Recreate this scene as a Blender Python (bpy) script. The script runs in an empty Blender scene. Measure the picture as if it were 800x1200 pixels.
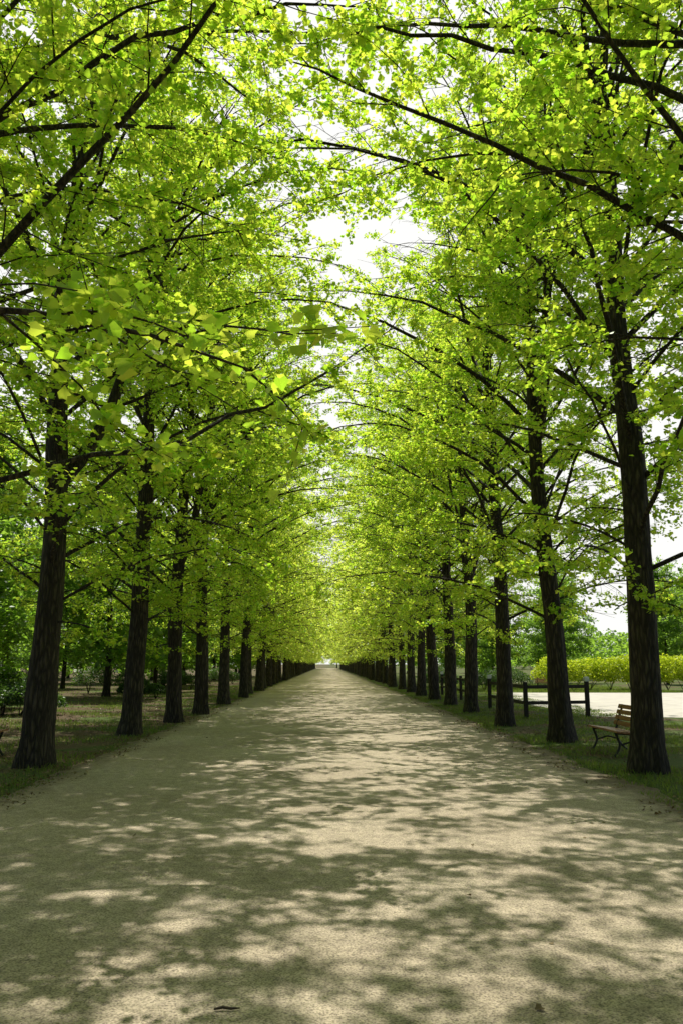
import bpy, bmesh, math, random, time
import numpy as np
from mathutils import noise, Vector, Matrix
T0=time.time()
scene=bpy.context.scene
col=scene.collection
scene.view_settings.view_transform='Standard'
scene.view_settings.look='None'
scene.view_settings.exposure=0

# ------------------------------------------------------------------ materials
def new_mat(name):
    m=bpy.data.materials.new(name); m.use_nodes=True
    nt=m.node_tree; nt.nodes.clear()
    out=nt.nodes.new('ShaderNodeOutputMaterial')
    return m,nt,out
def N(nt,t,**kw):
    n=nt.nodes.new(t)
    for k,v in kw.items():
        if k in n.inputs: n.inputs[k].default_value=v
        else: setattr(n,k,v)
    return n
def ramp(nt,fac,stops):
    r=nt.nodes.new('ShaderNodeValToRGB')
    e=r.color_ramp.elements
    while len(e)<len(stops): e.new(0.5)
    for i,(p,c) in enumerate(stops):
        e[i].position=p; e[i].color=(c[0],c[1],c[2],1)
    nt.links.new(fac,r.inputs['Fac'])
    return r

def leaf_mat(name,c_dark,c_light,t_dark,t_light,mixf=0.55,gloss=0.05):
    m,nt,out=new_mat(name); L=nt.links
    geo=N(nt,'ShaderNodeNewGeometry')
    nz=N(nt,'ShaderNodeTexNoise'); nz.inputs['Scale'].default_value=0.7
    L.new(geo.outputs['Position'],nz.inputs['Vector'])
    mx=N(nt,'ShaderNodeMath',operation='ADD')
    L.new(geo.outputs['Random Per Island'],mx.inputs[0]); L.new(nz.outputs['Fac'],mx.inputs[1])
    m2=N(nt,'ShaderNodeMath',operation='MULTIPLY'); m2.inputs[1].default_value=0.5
    L.new(mx.outputs[0],m2.inputs[0])
    r1=ramp(nt,m2.outputs[0],[(0.15,c_dark),(0.8,c_light)])
    r2=ramp(nt,m2.outputs[0],[(0.15,t_dark),(0.8,t_light)])
    d=N(nt,'ShaderNodeBsdfDiffuse'); t=N(nt,'ShaderNodeBsdfTranslucent')
    L.new(r1.outputs[0],d.inputs['Color']); L.new(r2.outputs[0],t.inputs['Color'])
    ms=N(nt,'ShaderNodeMixShader'); ms.inputs[0].default_value=mixf
    L.new(d.outputs[0],ms.inputs[1]); L.new(t.outputs[0],ms.inputs[2])
    g=N(nt,'ShaderNodeBsdfGlossy'); g.inputs['Roughness'].default_value=0.4
    g.inputs['Color'].default_value=(0.9,0.95,0.85,1)
    m3=N(nt,'ShaderNodeMixShader'); m3.inputs[0].default_value=gloss
    L.new(ms.outputs[0],m3.inputs[1]); L.new(g.outputs[0],m3.inputs[2])
    L.new(m3.outputs[0],out.inputs['Surface'])
    return m
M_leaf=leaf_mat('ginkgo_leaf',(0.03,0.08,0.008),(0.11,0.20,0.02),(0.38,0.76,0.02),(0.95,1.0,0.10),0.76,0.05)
M_far=leaf_mat('ginkgo_leaf_painted_backlight',(0.07,0.14,0.014),(0.16,0.26,0.03),(0.62,0.92,0.06),(1.0,1.0,0.18),0.80,0.05)  # far trees: haze and backlight painted in as a yellower, brighter leaf colour
M_wood=leaf_mat('woodland_leaf',(0.03,0.07,0.012),(0.07,0.13,0.02),(0.25,0.5,0.03),(0.5,0.75,0.08),0.58,0.04)
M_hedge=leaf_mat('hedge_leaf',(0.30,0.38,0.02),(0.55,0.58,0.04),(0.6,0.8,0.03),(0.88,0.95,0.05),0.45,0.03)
M_bush=leaf_mat('bush_leaf',(0.02,0.045,0.012),(0.05,0.09,0.02),(0.08,0.2,0.02),(0.2,0.35,0.04),0.4,0.05)
M_grass=leaf_mat('grass_blade',(0.06,0.10,0.02),(0.13,0.18,0.04),(0.18,0.32,0.03),(0.4,0.5,0.07),0.4,0.03)
M_litter=leaf_mat('dry_leaf',(0.10,0.07,0.035),(0.28,0.20,0.10),(0.1,0.06,0.03),(0.2,0.14,0.06),0.15,0.03)

def bark_mat():
    m,nt,out=new_mat('bark'); L=nt.links
    tc=N(nt,'ShaderNodeTexCoord'); mp=N(nt,'ShaderNodeMapping')
    mp.inputs['Scale'].default_value=(14,14,2.2)
    L.new(tc.outputs['Object'],mp.inputs['Vector'])
    n1=N(nt,'ShaderNodeTexNoise'); n1.inputs['Scale'].default_value=1.6; n1.inputs['Detail'].default_value=6
    L.new(mp.outputs[0],n1.inputs['Vector'])
    v=N(nt,'ShaderNodeTexVoronoi'); v.feature='DISTANCE_TO_EDGE'; v.inputs['Scale'].default_value=1.3
    mixv=N(nt,'ShaderNodeVectorMath',operation='ADD')
    L.new(mp.outputs[0],mixv.inputs[0]); L.new(n1.outputs['Color'],mixv.inputs[1])
    L.new(mixv.outputs[0],v.inputs['Vector'])
    mul=N(nt,'ShaderNodeMath',operation='MULTIPLY'); L.new(v.outputs['Distance'],mul.inputs[0]); mul.inputs[1].default_value=1.6
    ad=N(nt,'ShaderNodeMath',operation='ADD'); L.new(mul.outputs[0],ad.inputs[0]); 
    ns=N(nt,'ShaderNodeMath',operation='MULTIPLY'); L.new(n1.outputs['Fac'],ns.inputs[0]); ns.inputs[1].default_value=0.5
    L.new(ns.outputs[0],ad.inputs[1])
    r=ramp(nt,ad.outputs[0],[(0.15,(0.010,0.0075,0.005)),(0.45,(0.036,0.027,0.019)),(0.85,(0.10,0.078,0.055))])
    b=N(nt,'ShaderNodeBump'); b.inputs['Strength'].default_value=1.0; b.inputs['Distance'].default_value=0.04
    L.new(ad.outputs[0],b.inputs['Height'])
    p=N(nt,'ShaderNodeBsdfPrincipled'); p.inputs['Roughness'].default_value=0.9
    L.new(r.outputs[0],p.inputs['Base Color']); L.new(b.outputs[0],p.inputs['Normal'])
    L.new(p.outputs[0],out.inputs['Surface'])
    return m
M_bark=bark_mat()

def simple_mat(name,c1,c2,scale=8,rough=0.7,bump=0.3,stretch=(1,1,1),metal=0,dist=0.01):
    m,nt,out=new_mat(name); L=nt.links
    tc=N(nt,'ShaderNodeTexCoord'); mp=N(nt,'ShaderNodeMapping'); mp.inputs['Scale'].default_value=stretch
    L.new(tc.outputs['Object'],mp.inputs['Vector'])
    n1=N(nt,'ShaderNodeTexNoise'); n1.inputs['Scale'].default_value=scale; n1.inputs['Detail'].default_value=6
    L.new(mp.outputs[0],n1.inputs['Vector'])
    r=ramp(nt,n1.outputs['Fac'],[(0.3,c1),(0.7,c2)])
    b=N(nt,'ShaderNodeBump'); b.inputs['Strength'].default_value=bump; b.inputs['Distance'].default_value=dist
    L.new(n1.outputs['Fac'],b.inputs['Height'])
    p=N(nt,'ShaderNodeBsdfPrincipled'); p.inputs['Roughness'].default_value=rough; p.inputs['Metallic'].default_value=metal
    L.new(r.outputs[0],p.inputs['Base Color']); L.new(b.outputs[0],p.inputs['Normal'])
    L.new(p.outputs[0],out.inputs['Surface'])
    return m
M_benchwood=simple_mat('bench_wood',(0.26,0.11,0.05),(0.44,0.21,0.10),6,0.55,0.3,(12,1,12))
M_iron=simple_mat('dark_iron',(0.015,0.014,0.013),(0.03,0.028,0.026),20,0.5,0.2)
M_fence=simple_mat('dark_timber',(0.018,0.013,0.01),(0.045,0.032,0.024),6,0.8,0.4,(6,6,1))
M_white=simple_mat('white_paint',(0.7,0.7,0.68),(0.8,0.8,0.78),6,0.5,0.1)
M_twig=simple_mat('dry_twig',(0.03,0.02,0.015),(0.08,0.055,0.04),30,0.9,0.3)
M_plaza=simple_mat('sandy_paving',(0.46,0.42,0.35),(0.60,0.56,0.47),1.5,0.9,0.2)

def path_mat():
    m,nt,out=new_mat('worn_asphalt'); L=nt.links
    geo=N(nt,'ShaderNodeNewGeometry')
    big=N(nt,'ShaderNodeTexNoise'); big.inputs['Scale'].default_value=0.45; big.inputs['Detail'].default_value=4
    mid=N(nt,'ShaderNodeTexNoise'); mid.inputs['Scale'].default_value=7; mid.inputs['Detail'].default_value=8; mid.inputs['Roughness'].default_value=0.7
    fine=N(nt,'ShaderNodeTexNoise'); fine.inputs['Scale'].default_value=90; fine.inputs['Detail'].default_value=3
    vor=N(nt,'ShaderNodeTexVoronoi'); vor.inputs['Scale'].default_value=110
    for n in (big,mid,fine,vor): L.new(geo.outputs['Position'],n.inputs['Vector'])
    r1=ramp(nt,big.outputs['Fac'],[(0.3,(0.42,0.34,0.245)),(0.7,(0.57,0.475,0.35))])
    r2=ramp(nt,mid.outputs['Fac'],[(0.3,(0.66,0.66,0.66)),(0.7,(1.16,1.16,1.14))])
    r3=ramp(nt,fine.outputs['Fac'],[(0.34,(0.45,0.45,0.45)),(0.58,(1.2,1.2,1.2))])
    m1=N(nt,'ShaderNodeMix',data_type='RGBA',blend_type='MULTIPLY'); m1.inputs[0].default_value=1
    L.new(r1.outputs[0],m1.inputs[6]); L.new(r2.outputs[0],m1.inputs[7])
    m2=N(nt,'ShaderNodeMix',data_type='RGBA',blend_type='MULTIPLY'); m2.inputs[0].default_value=1
    L.new(m1.outputs[2],m2.inputs[6]); L.new(r3.outputs[0],m2.inputs[7])
    # soil washed over the margins
    sx=N(nt,'ShaderNodeSeparateXYZ'); L.new(geo.outputs['Position'],sx.inputs[0])
    ab=N(nt,'ShaderNodeMath',operation='ABSOLUTE'); L.new(sx.outputs['X'],ab.inputs[0])
    mr=N(nt,'ShaderNodeMapRange'); mr.inputs['From Min'].default_value=3.0; mr.inputs['From Max'].default_value=4.1; mr.inputs['To Min'].default_value=-0.35; mr.inputs['To Max'].default_value=0.55
    L.new(ab.outputs[0],mr.inputs['Value'])
    e2=N(nt,'ShaderNodeTexNoise'); e2.inputs['Scale'].default_value=1.6; e2.inputs['Detail'].default_value=7; e2.inputs['Roughness'].default_value=0.7
    L.new(geo.outputs['Position'],e2.inputs['Vector'])
    ad=N(nt,'ShaderNodeMath',operation='ADD'); L.new(mr.outputs[0],ad.inputs[0]); L.new(e2.outputs['Fac'],ad.inputs[1])
    f=ramp(nt,ad.outputs[0],[(0.55,(0,0,0)),(0.95,(0.85,0.85,0.85))])
    soil=ramp(nt,mid.outputs['Fac'],[(0.3,(0.09,0.065,0.04)),(0.7,(0.21,0.16,0.10))])
    m3=N(nt,'ShaderNodeMix',data_type='RGBA'); L.new(f.outputs[0],m3.inputs[0]); L.new(m2.outputs[2],m3.inputs[6]); L.new(soil.outputs[0],m3.inputs[7])
    b=N(nt,'ShaderNodeBump'); b.inputs['Strength'].default_value=0.6; b.inputs['Distance'].default_value=0.006
    L.new(vor.outputs['Distance'],b.inputs['Height'])
    b2=N(nt,'ShaderNodeBump'); b2.inputs['Strength'].default_value=0.4; b2.inputs['Distance'].default_value=0.02
    L.new(mid.outputs['Fac'],b2.inputs['Height']); L.new(b.outputs[0],b2.inputs['Normal'])
    p=N(nt,'ShaderNodeBsdfPrincipled'); p.inputs['Roughness'].default_value=0.95; p.inputs['Specular IOR Level'].default_value=0.2
    L.new(m3.outputs[2],p.inputs['Base Color']); L.new(b2.outputs[0],p.inputs['Normal'])
    L.new(p.outputs[0],out.inputs['Surface'])
    return m
M_path=path_mat()
def ground_mat():
    m,nt,out=new_mat('verge_soil'); L=nt.links
    geo=N(nt,'ShaderNodeNewGeometry')
    big=N(nt,'ShaderNodeTexNoise'); big.inputs['Scale'].default_value=0.55; big.inputs['Detail'].default_value=6
    mid=N(nt,'ShaderNodeTexNoise'); mid.inputs['Scale'].default_value=16; mid.inputs['Detail'].default_value=8; mid.inputs['Roughness'].default_value=0.75
    for n in (big,mid): L.new(geo.outputs['Position'],n.inputs['Vector'])
    dirt=ramp(nt,mid.outputs['Fac'],[(0.3,(0.06,0.042,0.027)),(0.7,(0.20,0.145,0.09))])
    gr=ramp(nt,mid.outputs['Fac'],[(0.3,(0.05,0.075,0.02)),(0.7,(0.13,0.17,0.05))])
    sx=N(nt,'ShaderNodeSeparateXYZ'); L.new(geo.outputs['Position'],sx.inputs[0])
    ax=N(nt,'ShaderNodeMapRange'); ax.inputs['From Min'].default_value=-9; ax.inputs['From Max'].default_value=6
    ax.inputs['To Min'].default_value=-0.06; ax.inputs['To Max'].default_value=0.05
    L.new(sx.outputs['X'],ax.inputs['Value'])
    ad=N(nt,'ShaderNodeMath',operation='ADD'); L.new(big.outputs['Fac'],ad.inputs[0]); L.new(ax.outputs[0],ad.inputs[1])
    f=ramp(nt,ad.outputs[0],[(0.46,(0,0,0)),(0.56,(1,1,1))])
    mx=N(nt,'ShaderNodeMix',data_type='RGBA'); L.new(f.outputs[0],mx.inputs[0]); L.new(dirt.outputs[0],mx.inputs[6]); L.new(gr.outputs[0],mx.inputs[7])
    b=N(nt,'ShaderNodeBump'); b.inputs['Strength'].default_value=0.8; b.inputs['Distance'].default_value=0.04
    L.new(mid.outputs['Fac'],b.inputs['Height'])
    p=N(nt,'ShaderNodeBsdfPrincipled'); p.inputs['Roughness'].default_value=1; p.inputs['Specular IOR Level'].default_value=0.1
    L.new(mx.outputs[2],p.inputs['Base Color']); L.new(b.outputs[0],p.inputs['Normal'])
    L.new(p.outputs[0],out.inputs['Surface'])
    return m
M_ground=ground_mat()

# ------------------------------------------------------------------ mesh helpers
def mesh_from(name,V,groups,mats,smooth=True):
    me=bpy.data.meshes.new(name)
    V=np.asarray(V,dtype=np.float32)
    me.vertices.add(len(V)); me.vertices.foreach_set('co',V.ravel())
    loops=np.concatenate([g[0].ravel() for g in groups]).astype(np.int32)
    tot=np.concatenate([np.full(len(g[0]),g[0].shape[1]) for g in groups])
    start=np.concatenate([[0],np.cumsum(tot)[:-1]]).astype(np.int32)
    mi=np.concatenate([np.full(len(g[0]),g[1]) for g in groups]).astype(np.int32)
    sm=np.concatenate([np.full(len(g[0]),g[2]) for g in groups]).astype(bool)
    me.loops.add(len(loops)); me.loops.foreach_set('vertex_index',loops)
    me.polygons.add(len(start)); me.polygons.foreach_set('loop_start',start)
    me.polygons.foreach_set('material_index',mi)
    me.polygons.foreach_set('use_smooth',sm)
    for m in mats: me.materials.append(m)
    me.update(calc_edges=True)
    return me
def nrm(a): return a/np.maximum(np.linalg.norm(a,axis=-1,keepdims=True),1e-9)
def tube(pts,rad,ns,disp=None):
    pts=np.asarray(pts,float); rad=np.asarray(rad,float); n=len(pts)
    t=nrm(np.gradient(pts,axis=0))
    mt=nrm(pts[-1]-pts[0])
    ref=np.array([1.,0,0]) if abs(mt[2])>0.8 else np.array([0,0,1.])
    u=nrm(np.cross(np.broadcast_to(ref,t.shape),t)); v=np.cross(t,u)
    a=np.arange(ns)*2*math.pi/ns
    R=np.repeat(rad[:,None],ns,1)
    if disp is not None: R=R*disp
    V=pts[:,None]+R[...,None]*(np.cos(a)[None,:,None]*u[:,None]+np.sin(a)[None,:,None]*v[:,None])
    i=np.arange(n-1)[:,None]*ns; j=np.arange(ns)[None]; k=(j+1)%ns
    F=np.stack([i+j,i+k,i+ns+k,i+ns+j],-1).reshape(-1,4)
    return V.reshape(-1,3),F
class Acc:
    def __init__(s): s.V=[];s.F=[];s.n=0
    def add(s,V,F): s.V.append(V); s.F.append(F+s.n); s.n+=len(V)
    def get(s): return np.concatenate(s.V),np.concatenate(s.F)

def prisms(A,B,r0,r1):
    d=nrm(B-A); ref=np.tile([0.,0,1],(len(A),1)); ref[np.abs(d[:,2])>0.9]=[1,0,0]
    u=nrm(np.cross(ref,d)); v=np.cross(d,u)
    out=[]
    for P,r in ((A,r0),(B,r1)):
        for k in range(3):
            a=k*2*math.pi/3
            out.append(P+r*(math.cos(a)*u+math.sin(a)*v))
    V=np.stack(out,1).reshape(-1,3)
    b=np.arange(len(A))[:,None]*6
    F=np.concatenate([b+np.array([[k,(k+1)%3,3+(k+1)%3,3+k]]) for k in range(3)])
    return V,F

FAN=np.array([(0,0),(-0.48,0.62),(-0.30,0.98),(0,0.86),(0.30,0.98),(0.48,0.62)])
def leaves(P,size,rng,tilt=0.65,droop=-0.15,simple=False):
    n=len(P)
    a=rng.normal(size=(n,3)); a[:,2]=a[:,2]*0.45+droop; a=nrm(a)
    n0=nrm(np.array([0,0,1.])+rng.normal(size=(n,3))*tilt)
    s=nrm(np.cross(a,n0)); nn=np.cross(s,a)
    sz=size*rng.uniform(0.6,1.25,n)
    prof=FAN if not simple else np.array([(0,0),(-0.45,0.6),(0,1.05),(0.45,0.6)])
    fold=rng.uniform(-0.1,0.5,n)
    V=P[:,None]+sz[:,None,None]*(prof[None,:,1,None]*a[:,None]+prof[None,:,0,None]*s[:,None]+(np.abs(prof[None,:,0,None])*fold[:,None,None])*nn[:,None])
    k=len(prof); b=np.arange(n)[:,None]*k
    if simple: F=b+np.array([[0,1,2,3]])
    else: F=np.concatenate([b+np.array([[0,3,2,1]]),b+np.array([[0,5,4,3]])])
    return V.reshape(-1,3),F

def make_tree(name,seed,H=15,r0=0.3,first=2.4,spread=7.1,nlimb=50,leaf=0.072,step=0.082,per=5,fork=False,extra=(),simple=False,
              lm=None,elev=(16,62),secstep=0.31,tilt=0.74,sides=26,thr=-0.11,bare=0.22,minz=1.9,nsc=1.15):
    rng=np.random.default_rng(seed); rd=random.Random(seed)
    wood=Acc()
    n=64
    zs=np.linspace(-0.15,H,n)
    ph=rng.uniform(0,6.28,4)
    def cx(z): 
        f=np.clip(z/H,0,1)
        return 0.16*np.sin(z*0.5+ph[0])*f*1.6+0.05*np.sin(z*1.3+ph[1])*f
    def cy(z):
        f=np.clip(z/H,0,1)
        return 0.16*np.sin(z*0.45+ph[2])*f*1.6+0.05*np.sin(z*1.5+ph[3])*f
    pts=np.stack([cx(zs)-cx(0.),cy(zs)-cy(0.),zs],1)
    f=np.clip(zs/H,0,1)
    rad=r0*(0.9*(1-f)**0.85+0.02)+r0*0.38*np.exp(-np.clip(zs,0,99)/0.2)
    th=np.arange(sides)*2*math.pi/sides
    disp=np.ones((n,sides))
    o=seed*7.3
    for i,z in enumerate(zs):
        k=math.exp(-max(z,0)/0.5)
        for j,a in enumerate(th):
            c,s_=math.cos(a),math.sin(a)
            v=noise.noise(Vector((c*4.5+o,s_*4.5,z*0.9)))*0.15+noise.noise(Vector((c*1.5+o,s_*1.5,z*0.5+9)))*0.16
            v+=k*0.35*noise.noise(Vector((c*2.2+o,s_*2.2,3)))
            disp[i,j]=1+v
    V,F=tube(pts,rad,sides,disp); wood.add(V,F)
    limbs=[]
    for i in range(nlimb):
        u=(i+rd.uniform(0,1))/nlimb
        z=first+(H-first-0.6)*u**0.95
        t=(z-first)/(H-first)
        az=i*2.399+rd.uniform(-0.5,0.5)
        Ls=spread*(0.80+0.5*t if t<0.3 else 0.98*(1-(t-0.3)/0.7)**0.42+0.05)*rd.uniform(0.72,1.1)
        if t<0.12: Ls*=rd.uniform(0.45,0.95)
        e0=math.radians(elev[0]+(elev[1]-elev[0])*t+rd.uniform(-8,12))
        p=np.array([float(cx(z)-cx(0.)),float(cy(z)-cy(0.)),z]); P=[p.copy()]
        ns=9; droop=rd.uniform(0.5,1.2)
        wob=rd.uniform(-0.5,0.5)
        for k in range(ns):
            s=k/ns
            e=e0+0.25*(1-s)-droop*s*s+rd.uniform(-0.09,0.09)
            a=az+wob*s+rd.uniform(-0.12,0.12)
            p=p+Ls/ns*np.array([math.cos(a)*math.cos(e),math.sin(a)*math.cos(e),math.sin(e)])
            P.append(p.copy())
        rl=min(r0*0.25,0.0058*Ls+0.007)*rd.uniform(0.6,1.15)
        limbs.append((np.array(P),rl,bare*(1-0.5*t)))
    # short leafy shoots low on the stem
    for i in range(12):
        z=rd.uniform(2.0,5.5); az=rd.uniform(0,6.28); e=rd.uniform(-.2,.5); L_=rd.uniform(.5,1.6)
        p=np.array([float(cx(z)-cx(0.)),float(cy(z)-cy(0.)),z]); P=[p+L_*k/4*np.array([math.cos(az)*math.cos(e),math.sin(az)*math.cos(e),math.sin(e)-0.05*k]) for k in range(5)]
        limbs.append((np.array(P),0.012,0.3))
    if fork:
        a=fork[1]; z=fork[0]; p=np.array([0,0,z],float); P=[p.copy()]
        for k in range(12):
            e=math.radians(55+min(k,4)*6)+rd.uniform(-.05,.05)
            p=p+0.65*np.array([math.cos(a)*math.cos(e),math.sin(a)*math.cos(e),math.sin(e)]); P.append(p.copy())
        P=np.array(P); limbs.append((P,r0*0.5,0.3))
        for k in range(3,12):
            for q in range(2):
                az=rd.uniform(0,6.28); L_=spread*0.6*rd.uniform(0.6,1); pp=P[k].copy(); Q=[pp.copy()]
                for s in range(7):
                    e=0.5-0.7*(s/7)**2+rd.uniform(-.1,.1); aa=az+rd.uniform(-.15,.15)
                    pp=pp+L_/7*np.array([math.cos(aa)*math.cos(e),math.sin(aa)*math.cos(e),math.sin(e)]); Q.append(pp.copy())
                limbs.append((np.array(Q),0.03,0.2))
    for (pl,r) in extra:
        pl=np.array(pl,float)
        tt=np.linspace(0,len(pl)-1,14); Q=np.stack([np.interp(tt,np.arange(len(pl)),pl[:,c]) for c in range(3)],1)
        for _ in range(2): Q[1:-1]=(Q[:-2]+2*Q[1:-1]+Q[2:])/4
        Q[1:-1]+=rng.normal(size=(12,3))*0.03
        limbs.append((Q,r,0.3))
    CL=[]; A=[];B=[]
    twig=Acc()
    for (P,rl,bf) in limbs:
        m=len(P)
        rr=rl*(1-np.linspace(0,1,m))**0.8+0.005
        V,F=tube(P,rr,7); wood.add(V,F)
        seg=np.linalg.norm(np.diff(P,axis=0),axis=1); L_=seg.sum(); cum=np.concatenate([[0],np.cumsum(seg)])
        d=bf*L_*rd.uniform(0.7,1.1)
        sgn=1
        while d<L_:
            s=d/L_
            q=np.array([np.interp(d,cum,P[:,c]) for c in range(3)])
            q2=np.array([np.interp(min(d+0.1,L_),cum,P[:,c]) for c in range(3)])
            q1=np.array([np.interp(d-0.1,cum,P[:,c]) for c in range(3)])
            t=nrm(q2-q1)
            side=nrm(np.cross(t,[0,0,1.]))*sgn
            sgn=-sgn
            ang=rd.uniform(0.6,1.1)
            dr=nrm(t*math.cos(ang)+side*math.sin(ang)*rd.uniform(.7,1)+np.array([0,0,1.])*rd.uniform(-0.5,0.4))
            Ls=(1.75*(1-0.5*s))*rd.uniform(0.4,1.2)*min(1,L_/3.5)
            S=[q]; pp=q.copy()
            for k in range(4):
                dr=nrm(dr+rng.normal(size=3)*0.12+np.array([0,0,-0.08]))
                pp=pp+dr*Ls/4; S.append(pp.copy())
            S=np.array(S)
            V,F=tube(S,np.linspace(0.009,0.003,5),4); twig.add(V,F)
            nc=max(2,int(Ls/step))
            tt=rng.uniform(0.1,1,nc)*4; ii=np.minimum(tt.astype(int),3); fr=(tt-ii)[:,None]
            CL.append(S[ii]*(1-fr)+S[ii+1]*fr)
            nt_=max(2,int(Ls/0.22))
            tt=rng.uniform(0.2,1,nt_)*4; ii=np.minimum(tt.astype(int),3); fr=(tt-ii)[:,None]
            a0=S[ii]*(1-fr)+S[ii+1]*fr
            dd=nrm(dr+rng.normal(size=(nt_,3))*np.array([0.9,0.9,0.4])); ll=rng.uniform(0.18,0.55,nt_)[:,None]
            b0=a0+dd*ll; A.append(a0);B.append(b0)
            nk=max(2,int(0.4/step))
            w=rng.uniform(0.15,1.05,(nk,nt_,1))
            CL.append((a0+(b0-a0)*w).reshape(-1,3))
            d+=secstep*rd.uniform(0.7,1.3)
    A=np.concatenate(A);B=np.concatenate(B)
    V,F=prisms(A,B,0.004,0.002); twig.add(V,F)
    C=np.concatenate(CL)
    C=C[C[:,2]>minz]
    kk=np.array([noise.noise(Vector((c[0]*nsc+o,c[1]*nsc,c[2]*nsc*1.2))) for c in C[::1]])
    C=C[(kk+rng.uniform(-0.12,0.12,len(C)))>thr]
    P=np.repeat(C,per,0)
    P=P+rng.normal(size=P.shape)*leaf*0.6
    V,F=leaves(P,leaf,rng,tilt=tilt,simple=simple)
    tV,tF=twig.get()
    V2=np.concatenate([V,tV]); 
    crown=mesh_from(name+'_crown',V2,[(F,0,False),(tF+len(V),1,True)],[lm or M_leaf,M_bark])
    wV,wF=wood.get()
    trunk=mesh_from(name+'_trunk',wV,[(wF,0,True)],[M_bark])
    return trunk,crown

def place_tree(tm,loc,yaw=0,sc=1.0,lean=(0,0),kind='ginkgo_tree',label='',cat='tree',group=None):
    e=bpy.data.objects.new(kind,None); e.empty_display_size=0.5
    e.location=loc; e.rotation_euler=(lean[0],lean[1],yaw); 
    e.scale=(sc,sc,sc)
    e['label']=label; e['category']=cat
    if group: e['group']=group
    col.objects.link(e)
    for nm,me in (('trunk',tm[0]),('crown',tm[1])):
        o=bpy.data.objects.new(nm,me); o.parent=e; col.objects.link(o)
    return e

# ------------------------------------------------------------------ trees
near=[make_tree('ginkgo%d'%i,11+i,H=15+i%3,r0=[.26,.25,.27,.245][i],fork=[(4.6,0.6),False,False,(6.5,2)][i]) for i in range(4)]
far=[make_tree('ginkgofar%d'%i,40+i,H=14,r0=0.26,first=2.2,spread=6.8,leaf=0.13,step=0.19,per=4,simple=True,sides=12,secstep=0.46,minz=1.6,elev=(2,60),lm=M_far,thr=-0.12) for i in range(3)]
heroL=make_tree('ginkgoL',77,H=15,r0=0.27,first=3.6,nlimb=46,spread=7.3,extra=[
   ([(0,0,3.9),(1.0,-0.5,4.6),(1.9,-1.0,5.4),(2.9,-1.2,6.3),(3.9,-1.5,7.5),(4.8,-1.8,8.6)],0.055),
   ([(0,0,2.9),(1.2,0.2,3.35),(2.4,0.4,3.7),(3.6,0.9,4.1),(4.6,1.4,4.9),(5.6,1.6,5.7)],0.035),
   ([(0,0,6.5),(1.4,0.2,7.6),(2.8,0.2,8.6),(4.2,0.5,9.3),(5.4,0.9,9.6)],0.045),
   ([(0,0,7.5),(1.3,1.2,8.9),(2.6,2.0,10.1),(4.0,2.8,11),(5.4,3.4,11.3)],0.045),
   ([(0,0,5.2),(0.6,-1.2,6.2),(1.2,-2.2,7.5),(1.7,-3.0,9.0)],0.045)])
heroR=make_tree('ginkgoR',78,H=15.5,r0=0.27,first=3.8,nlimb=46,spread=7.3,extra=[
   ([(0,0,4.9),(-1.0,-0.1,5.4),(-2.0,-0.2,6.0),(-3.2,-0.2,6.6),(-4.4,-0.3,7.1),(-5.4,-0.4,7.4)],0.045),
   ([(0,0,6.8),(-1.4,0.5,7.9),(-2.8,0.9,8.7),(-4.2,1.2,9.2),(-5.5,1.6,9.3)],0.045),
   ([(0,0,8),(-1.4,1.5,9.3),(-2.8,2.3,10.3),(-4.2,3.0,10.9),(-5.5,3.4,11)],0.045),
   ([(0,0,4.2),(-0.8,-0.5,5.2),(-1.6,-0.8,6.2),(-2.6,-1.1,7.3),(-3.4,-1.4,8.3)],0.045)])
wood=[make_tree('woodtree%d'%i,60+i,H=11,r0=0.18,first=1.5,spread=4.4,nlimb=44,leaf=0.23,step=0.27,per=4,simple=True,sides=10,lm=M_wood,elev=(-5,70),thr=-0.4,secstep=0.42,bare=0.15,minz=0.8,nsc=.8) for i in range(2)]
G='ginkgo trees lining both edges of the avenue'
lab='dark-barked ginkgo tree with fresh green leaves arching over path'
rd=random.Random(5)
place_tree(heroL,(-4.75,7.6,0),0,1,label='ginkgo tree with long limbs reaching over the paved avenue',group=G)
place_tree(heroR,(4.9,7.2,0),0,1,label='ginkgo tree with long limbs reaching over the paved avenue',group=G)
right=[(4.85,12.4),(4.93,17.2),(4.72,21.6),(4.85,27.5),(4.85,32.0),(4.85,36.8)]
left=[(-4.65,13.3),(-4.47,18.9),(-4.25,23.0),(-4.05,26.6),(-4.15,33.0),(-4.0,39.5)]
y=41.8
while y<285: right.append((4.8+rd.uniform(-.15,.15),y)); y+=5+rd.uniform(-.4,.4)
y=44.5
while y<285: left.append((-4.2+rd.uniform(-.15,.15),y)); y+=5+rd.uniform(-.4,.4)
right+= [(4.9,2.0),(4.9,-3.2),(4.9,-8.4),(4.9,-13.5),(4.9,-19)]; left+=[(-4.8,2.4),(-4.8,-2.8),(-4.8,-8),(-4.8,-13.2),(-4.8,-18.5)]
for row,side in ((right,1),(left,-1)):
    for i,(x,y) in enumerate(row):
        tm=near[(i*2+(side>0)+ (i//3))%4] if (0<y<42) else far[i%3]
        yaw=rd.uniform(0,6.28)
        if side<0 and i==0: tm=near[0]; yaw=0.3
        if side>0 and i==0: tm=near[1]
        l=lab
        if side>0 and i==0: l='thick-trunked ginkgo tree standing next to the wooden bench'
        if side<0 and i==0: l='forked ginkgo tree with dark furrowed trunk on bare verge'
        place_tree(tm,(x,y,0),yaw,rd.uniform(0.94,1.08),lean=(rd.uniform(-.015,.015),(0.022 if side<0 else 0.02)+rd.uniform(-.012,.015)),label=l,group=G)
k=0
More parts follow.
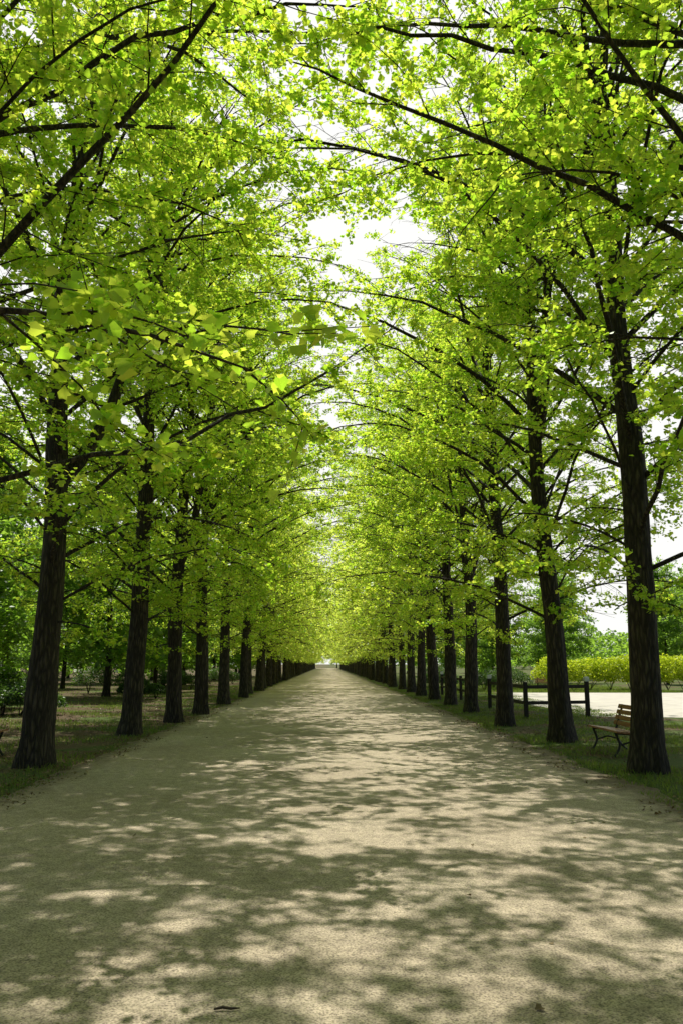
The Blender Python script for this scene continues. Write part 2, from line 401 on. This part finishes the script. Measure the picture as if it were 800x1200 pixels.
for y in range(16,120,8):
    for x in (-12,-19,-28):
        if x==-12 and y<30 : continue
        k+=1
        place_tree(wood[k%2],(x+rd.uniform(-2,2),y+rd.uniform(-3,3),0),rd.uniform(0,6.28),rd.uniform(0.8,1.2),kind='broadleaf_tree',label='shady green broadleaf tree with low crown in park',group='broadleaf trees in the park')
for (x,y,s) in [(14,66,.75),(20,70,.8),(27,64,.7),(34,72,.9),(24,85,1),(38,90,1.1),(16,90,1.0),(12,80,.8),(47,80,1),(13,108,1.1),(22,115,1.2),(34,118,1.2),(11.5,56,.45),(50,110,1.2),(14,140,1.2),(26,145,1.2),(43,64,.8),(52,68,.8),(60,75,1),(31,62,.6),(17,62,.55)]:
    k+=1
    place_tree(wood[k%2],(x,y,0),rd.uniform(0,6.28),s,kind='broadleaf_tree',label='green broadleaf tree behind the flowering hedge',group='broadleaf trees in the park')
for x in range(-40,50,11):
    k+=1
    place_tree(wood[k%2],(x,320+rd.uniform(-6,6),0),rd.uniform(0,6.28),1.3,kind='broadleaf_tree',label='distant broadleaf tree beyond the end of the avenue',group='broadleaf trees in the park')

# ------------------------------------------------------------------ ground, path
def sheet(name,pts,z,mat,label):
    me=bpy.data.meshes.new(name); me.from_pydata([(x,y,z) for x,y in pts],[],[list(range(len(pts)))]); me.materials.append(mat)
    o=bpy.data.objects.new(name,me); col.objects.link(o); o['kind']='structure'; o['label']=label; o['category']='ground'
    return o
sheet('ground',[(-1500,-300),(1500,-300),(1500,3000),(-1500,3000)],0,M_ground,'brown bare soil and sparse green grass verge')
ys=np.concatenate([np.arange(-24,60,0.08),np.arange(60,300,1.0)])
def edge(y,s): return 4.1+0.22*noise.noise(Vector((s*9,y*0.5,0)))+0.14*noise.noise(Vector((s*9,y*2.3,5)))+0.08*noise.noise(Vector((s*9,y*7,5)))
pv=[];
for y in ys: pv+=[(-edge(y,1)+0.1,y,0.006),(edge(y,2)+0.05,y,0.006)]
pv=np.array(pv); i=np.arange(len(ys)-1)[:,None]*2
o=bpy.data.objects.new('path',mesh_from('path',pv,[(i+np.array([[0,1,3,2]]),0,False)],[M_path])); col.objects.link(o); o['kind']='structure'; o['label']='long straight pale asphalt avenue dappled with shade'; o['category']='path'
sheet('plaza',[(8.3,25.2),(60,14),(60,44),(9.5,46),(8.0,34)],0.005,M_plaza,'sunlit pale sandy paved area beyond the fence')

# grass / litter
rng=np.random.default_rng(3)
def scatter(n,xr,yr,thr,seedo,pw=1.6):
    u=rng.uniform(size=n)**pw
    P=np.stack([rng.uniform(*xr,n),yr[0]+(yr[1]-yr[0])*u,np.zeros(n)],1)
    kk=np.array([noise.noise(Vector((p[0]*0.55+seedo,p[1]*0.55,0)))+0.5*noise.noise(Vector((p[0]*2+seedo,p[1]*2,3))) for p in P])
    return P[kk+rng.uniform(-.15,.15,n)>thr]
def blades(P,h):
    n=len(P); a=rng.uniform(0,6.28,n); ln=rng.normal(size=(n,2))*0.35
    hh=h*rng.uniform(0.4,1.2,n); w=0.004+0.05*hh
    s=np.stack([np.cos(a),np.sin(a),np.zeros(n)],1)*w[:,None]
    tip=P+np.stack([ln[:,0]*hh,ln[:,1]*hh,hh],1); mid=P*0.45+tip*0.55; mid[:,2]+=hh*0.08
    V=np.stack([P-s,P+s,mid+s*.6,tip,mid-s*.6],1).reshape(-1,3)
    b=np.arange(n)[:,None]*5
    return V,b+np.array([[0,1,2,3,4]])
acc=Acc()
for (n,xr,yr,thr,so,h) in [(90000,(4.1,9.5),(6,60),-0.05,4,0.07),(70000,(-9.5,-4.0),(6,60),0.02,14,0.07),(12000,(-4.3,-3.8),(6,80),0.05,1,0.035),(12000,(3.9,4.3),(6,80),0.0,1,0.04),(25000,(-26,-9),(14,70),-0.05,1,0.12),(16000,(9,20),(46,64),-0.3,1,0.15)]:
    P=scatter(n,xr,yr,thr,so); V,F=blades(P,h); acc.add(V,F)
V,F=acc.get()
o=bpy.data.objects.new('grass',mesh_from('grass',V,[(F,0,False)],[M_grass])); col.objects.link(o); o['kind']='stuff'; o['label']='short patchy grass and clover on the verges'; o['category']='grass'
P=np.concatenate([scatter(9000,(4.15,9),(6,40),-0.4,2),scatter(14000,(-10,-4.05),(6,40),-0.4,2),scatter(70,(-4,4),(2.5,30),-0.3,2),scatter(2600,(3.5,4.3),(5,40),0.0,7),scatter(2600,(-4.3,-3.5),(5,40),0.0,9)])
P[:,2]=0.014
V,F=leaves(P,0.045,rng,tilt=0.25,droop=0.05)
V[:,2]=np.maximum(V[:,2],0.009)
o=bpy.data.objects.new('leaf_litter',mesh_from('leaf_litter',V,[(F,0,False)],[M_litter])); col.objects.link(o); o['kind']='stuff'; o['label']='dry brown fallen leaves scattered on soil and path'; o['category']='leaf litter'

# twig on path
tp=[(-0.52,4.1,0.016),(-0.48,4.11,0.02),(-0.44,4.10,0.018),(-0.40,4.11,0.016)]
V,F=tube(tp,[0.005,0.007,0.006,0.003],8)
o=bpy.data.objects.new('fallen_twig',mesh_from('twig',V,[(F,0,True)],[M_twig])); col.objects.link(o); o['label']='short dark twig lying on the asphalt path'; o['category']='twig'

# ------------------------------------------------------------------ hedge, bushes
def leafmass(name,blobs,n,leaf,mat,label,cat,kind=None):
    rng=np.random.default_rng(len(name)*13+int(abs(blobs[0][0])*7))
    vol=np.array([b[3]*b[4]*b[5] for b in blobs])**0.66; vol/=vol.sum()
    Ps=[];st=Acc()
    x0,y0=blobs[0][0],blobs[0][1]
    for b,f in zip(blobs,vol):
        m=int(n*f); d=nrm(rng.normal(size=(m,3))); d[:,2]=np.abs(d[:,2])*1.0-0.15
        r=rng.uniform(0.6,1,m)**0.5*(1+0.22*np.array([noise.noise(Vector(q*2.5)+Vector((b[0],b[1],0))) for q in d]))
        P=np.array(b[:3])+d*r[:,None]*np.array(b[3:6]); P=P[P[:,2]>0.03]; Ps.append(P)
        for q in range(4):
            e=np.array(b[:3])+nrm(rng.normal(size=3)*[1,1,.3]+[0,0,1])*np.array(b[3:6])*0.8
            V,F=tube([(b[0]+rng.normal()*.05,b[1],0),(np.array([b[0],b[1],0])+e)/2+rng.normal(size=3)*.04,e],[0.02,0.014,0.005],5); st.add(V,F)
    P=np.concatenate(Ps); V,F=leaves(P,leaf,rng,tilt=0.9,simple=True)
    sV,sF=st.get()
    V=np.concatenate([V,sV])-np.array([x0,y0,0])
    o=bpy.data.objects.new(name,mesh_from(name,V,[(F,0,False),(sF+len(P)*4,1,True)],[mat,M_bark]))
    o.location=(x0,y0,0); col.objects.link(o); o['label']=label; o['category']=cat
    if kind: o['kind']=kind
    return o
r2=random.Random(8)
bl=[]
x=14.0
while x<52:
    bl.append((x,50+r2.uniform(-.5,.5)+ (x-14)*-0.1,0.8+r2.uniform(-.1,.15),1.3+r2.uniform(0,.5),1.1,1.3+r2.uniform(-.15,.3))); x+=1.1
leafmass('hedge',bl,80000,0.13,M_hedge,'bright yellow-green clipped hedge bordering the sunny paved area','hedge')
bl=[]
for yy in range(-10,330,9): bl.append((-48+r2.uniform(-6,6),yy,2,7,7,6+r2.uniform(-1,4)))
for yy in range(95,330,9): bl.append((62+r2.uniform(-8,4),yy,2,7,7,5+r2.uniform(-1,4)))
for xx in range(-240,300,11):
    if abs(xx)>9: bl.append((xx,345+r2.uniform(-8,8),3,9,8,9+r2.uniform(-2,4)))
for xx in range(70,200,10): bl.append((xx,100+r2.uniform(-6,6),2,8,7,6+r2.uniform(-1,4)))
leafmass('distant_wood',bl,130000,0.75,M_wood,'distant belt of green woodland around the park','woodland',kind='stuff')
for (x,y,s,m) in [(-9.6,26,1.0,M_bush),(-11.8,30,1.3,M_bush),(-8.6,38,0.9,M_bush),(-13.5,33,1.5,M_bush),(9.5,49,1.1,M_bush),(11.5,52,1.4,M_bush),(7.8,56,1.0,M_bush),(-9.5,52,1.2,M_bush),(-16,38,1.6,M_bush),(-20,40,1.6,M_bush),(-8.5,66,1.3,M_bush),(9.5,70,1.4,M_bush),(-12,45,1.6,M_bush),(-22,34,1.8,M_bush),(-14.5,27,1.2,M_bush),(-25,44,2,M_bush),(-19,50,2,M_bush),(-11,21,1.1,M_bush)]:
    o=leafmass('bush',[(x,y,0.45*s,0.8*s,0.8*s,0.7*s),(x+.7*s,y+.2,0.35*s,0.6*s,0.6*s,0.5*s),(x-.7*s,y+.3,0.4*s,0.6*s,0.6*s,0.6*s)],5500,0.075,m,'low rounded dark green bush growing near the verge','bush')
    o['group']='rounded bushes beside the avenue'

# ------------------------------------------------------------------ boxes, bench, fence
def boxes(name,specs,mat,bev=0.006):
    bm=bmesh.new()
    for (c,s,rot) in specs:
        r=bmesh.ops.create_cube(bm,size=1)
        M=Matrix.Translation(c)@Matrix.Rotation(rot,4,'Y')@Matrix.Diagonal((s[0],s[1],s[2],1))
        bmesh.ops.transform(bm,matrix=M,verts=r['verts'])
    bmesh.ops.bevel(bm,geom=bm.edges[:],offset=bev,segments=2,affect='EDGES')
    me=bpy.data.meshes.new(name); bm.to_mesh(me); bm.free(); me.materials.append(mat)
    return me
LB=1.55
seat_me=boxes('seat',[((-0.27+i*0.105,0,0.43-0.012*i),(0.085,LB,0.035),0.08) for i in range(5)],M_benchwood)
back_me=boxes('backrest',[((0.20+i*0.035,0,0.50+i*0.10),(0.03,LB,0.08),0.33) for i in range(4)],M_benchwood)
la=Acc()
for pl,r in [([(-.33,0,0),(-.28,0,.05),(-.20,0,.2),(-.27,0,.39)],.022),([(.36,0,0),(.30,0,.05),(.14,0,.22),(.16,0,.39),(.22,0,.55),(.32,0,.84)],.022),([(-.29,0,.405),(-.05,0,.385),(.17,0,.36)],.02),([(-.2,0,.2),(0,0,.26),(.14,0,.22)],.015)]:
    pl=np.array(pl,float)
    tt=np.linspace(0,len(pl)-1,12); Q=np.stack([np.interp(tt,np.arange(len(pl)),pl[:,c]) for c in range(3)],1)
    Q[1:-1]=(Q[:-2]+2*Q[1:-1]+Q[2:])/4
    V,F=tube(Q,[r]*12,8); la.add(V,F)
V,F=la.get(); leg_me=mesh_from('leg',V,[(F,0,True)],[M_iron])
def bench(loc,yaw,label):
    e=bpy.data.objects.new('park_bench',None); e.location=loc; e.rotation_euler=(0,0,yaw); col.objects.link(e)
    e['label']=label; e['category']='bench'
    for nm,me,y in (('seat',seat_me,0),('backrest',back_me,0),('leg',leg_me,-.6),('leg',leg_me,.6)):
        o=bpy.data.objects.new(nm,me); o.parent=e; o.location=(0,y,0); col.objects.link(o)
bench((5.35,15.0,0.0),0,'brown slatted wooden bench with dark iron legs beside tree')
bench((-6.05,14.2,0.0),math.pi,'brown slatted wooden bench on bare soil verge')
bench((14.2,52.3,0.0),math.radians(80),'wooden bench standing at the hedge of sunny paving')

def fence(posts,label):
    e=bpy.data.objects.new('fence',None); e.location=(posts[0][0],posts[0][1],0); col.objects.link(e); e['label']=label; e['category']='fence'
    ox,oy=posts[0][0],posts[0][1]
    pm=boxes('post',[((0,0,0.52),(0.12,0.12,1.1),0)],M_fence,0.01); cm=boxes('post_cap',[((0,0,1.14),(0.15,0.15,0.14),0)],M_white,0.015)
    for x,y,cap in posts:
        o=bpy.data.objects.new('post',pm); o.parent=e; o.location=(x-ox,y-oy,0); col.objects.link(o)
        if cap:
            c=bpy.data.objects.new('post_cap',cm); c.parent=o; col.objects.link(c)
    for (x,y,_),(x2,y2,_) in zip(posts[:-1],posts[1:]):
        d=math.hypot(x2-x,y2-y)
        for z in (0.45,0.92):
            me=boxes('rail',[((d/2,0,z),(d-0.125,0.06,0.10),0)],M_fence,0.01)
            o=bpy.data.objects.new('rail',me); o.parent=e; o.location=(x-ox,y-oy,0); o.rotation_euler=(0,0,math.atan2(y2-y,x2-x)); col.objects.link(o)
fence([(8.0,25.0,True),(5.95,24.4,False),(5.95,27.0,False),(5.95,29.8,True)],'dark timber post and rail fence with white post caps')
fence([(6.0,33.5,True),(6.0,36.5,False),(6.0,39.5,False),(6.0,42.5,True)],'dark timber post and rail fence with white post caps')

# ------------------------------------------------------------------ light, sky, camera
el=math.radians(62); az=math.radians(-6)
s=Vector((math.sin(az)*math.cos(el),math.cos(az)*math.cos(el),math.sin(el)))
sun=bpy.data.lights.new('sun','SUN'); sun.energy=5; sun.angle=math.radians(0.5); sun.color=(1,0.97,0.88)
so=bpy.data.objects.new('sun',sun); so.rotation_euler=s.to_track_quat('Z','Y').to_euler(); so.location=(0,0,40); col.objects.link(so)
w=bpy.data.worlds.new('World'); scene.world=w; w.use_nodes=True
nt=w.node_tree; bg=nt.nodes['Background']; bg.inputs['Strength'].default_value=0.10
sk=nt.nodes.new('ShaderNodeTexSky'); sk.sky_type='NISHITA'; sk.sun_disc=False; sk.sun_elevation=el; sk.sun_rotation=az
sk.air_density=1.0; sk.dust_density=1.5; sk.ozone_density=1.0
# bright pale haze in the half of the sky around the sun
tc=nt.nodes.new('ShaderNodeTexCoord'); sx=nt.nodes.new('ShaderNodeSeparateXYZ'); nt.links.new(tc.outputs['Generated'],sx.inputs[0])
mr=nt.nodes.new('ShaderNodeMapRange'); mr.inputs['From Min'].default_value=0.1; mr.inputs['From Max'].default_value=0.55; mr.inputs['To Min'].default_value=0.0; mr.inputs['To Max'].default_value=1.0
nt.links.new(sx.outputs['Y'],mr.inputs['Value'])
mx=nt.nodes.new('ShaderNodeMix'); mx.data_type='RGBA'; mx.inputs[7].default_value=(10.2,10.2,9.9,1)
nt.links.new(mr.outputs[0],mx.inputs[0]); nt.links.new(sk.outputs[0],mx.inputs[6])
nt.links.new(mx.outputs[2],bg.inputs['Color'])
cam=bpy.data.cameras.new('camera'); cam.sensor_fit='VERTICAL'; cam.sensor_height=36; cam.lens=28; cam.clip_end=5000; cam.clip_start=0.05
co=bpy.data.objects.new('camera',cam); co.location=(0,0,1.6); co.rotation_euler=(math.radians(90+10.8),0,math.radians(-1.04)); col.objects.link(co)
scene.camera=co
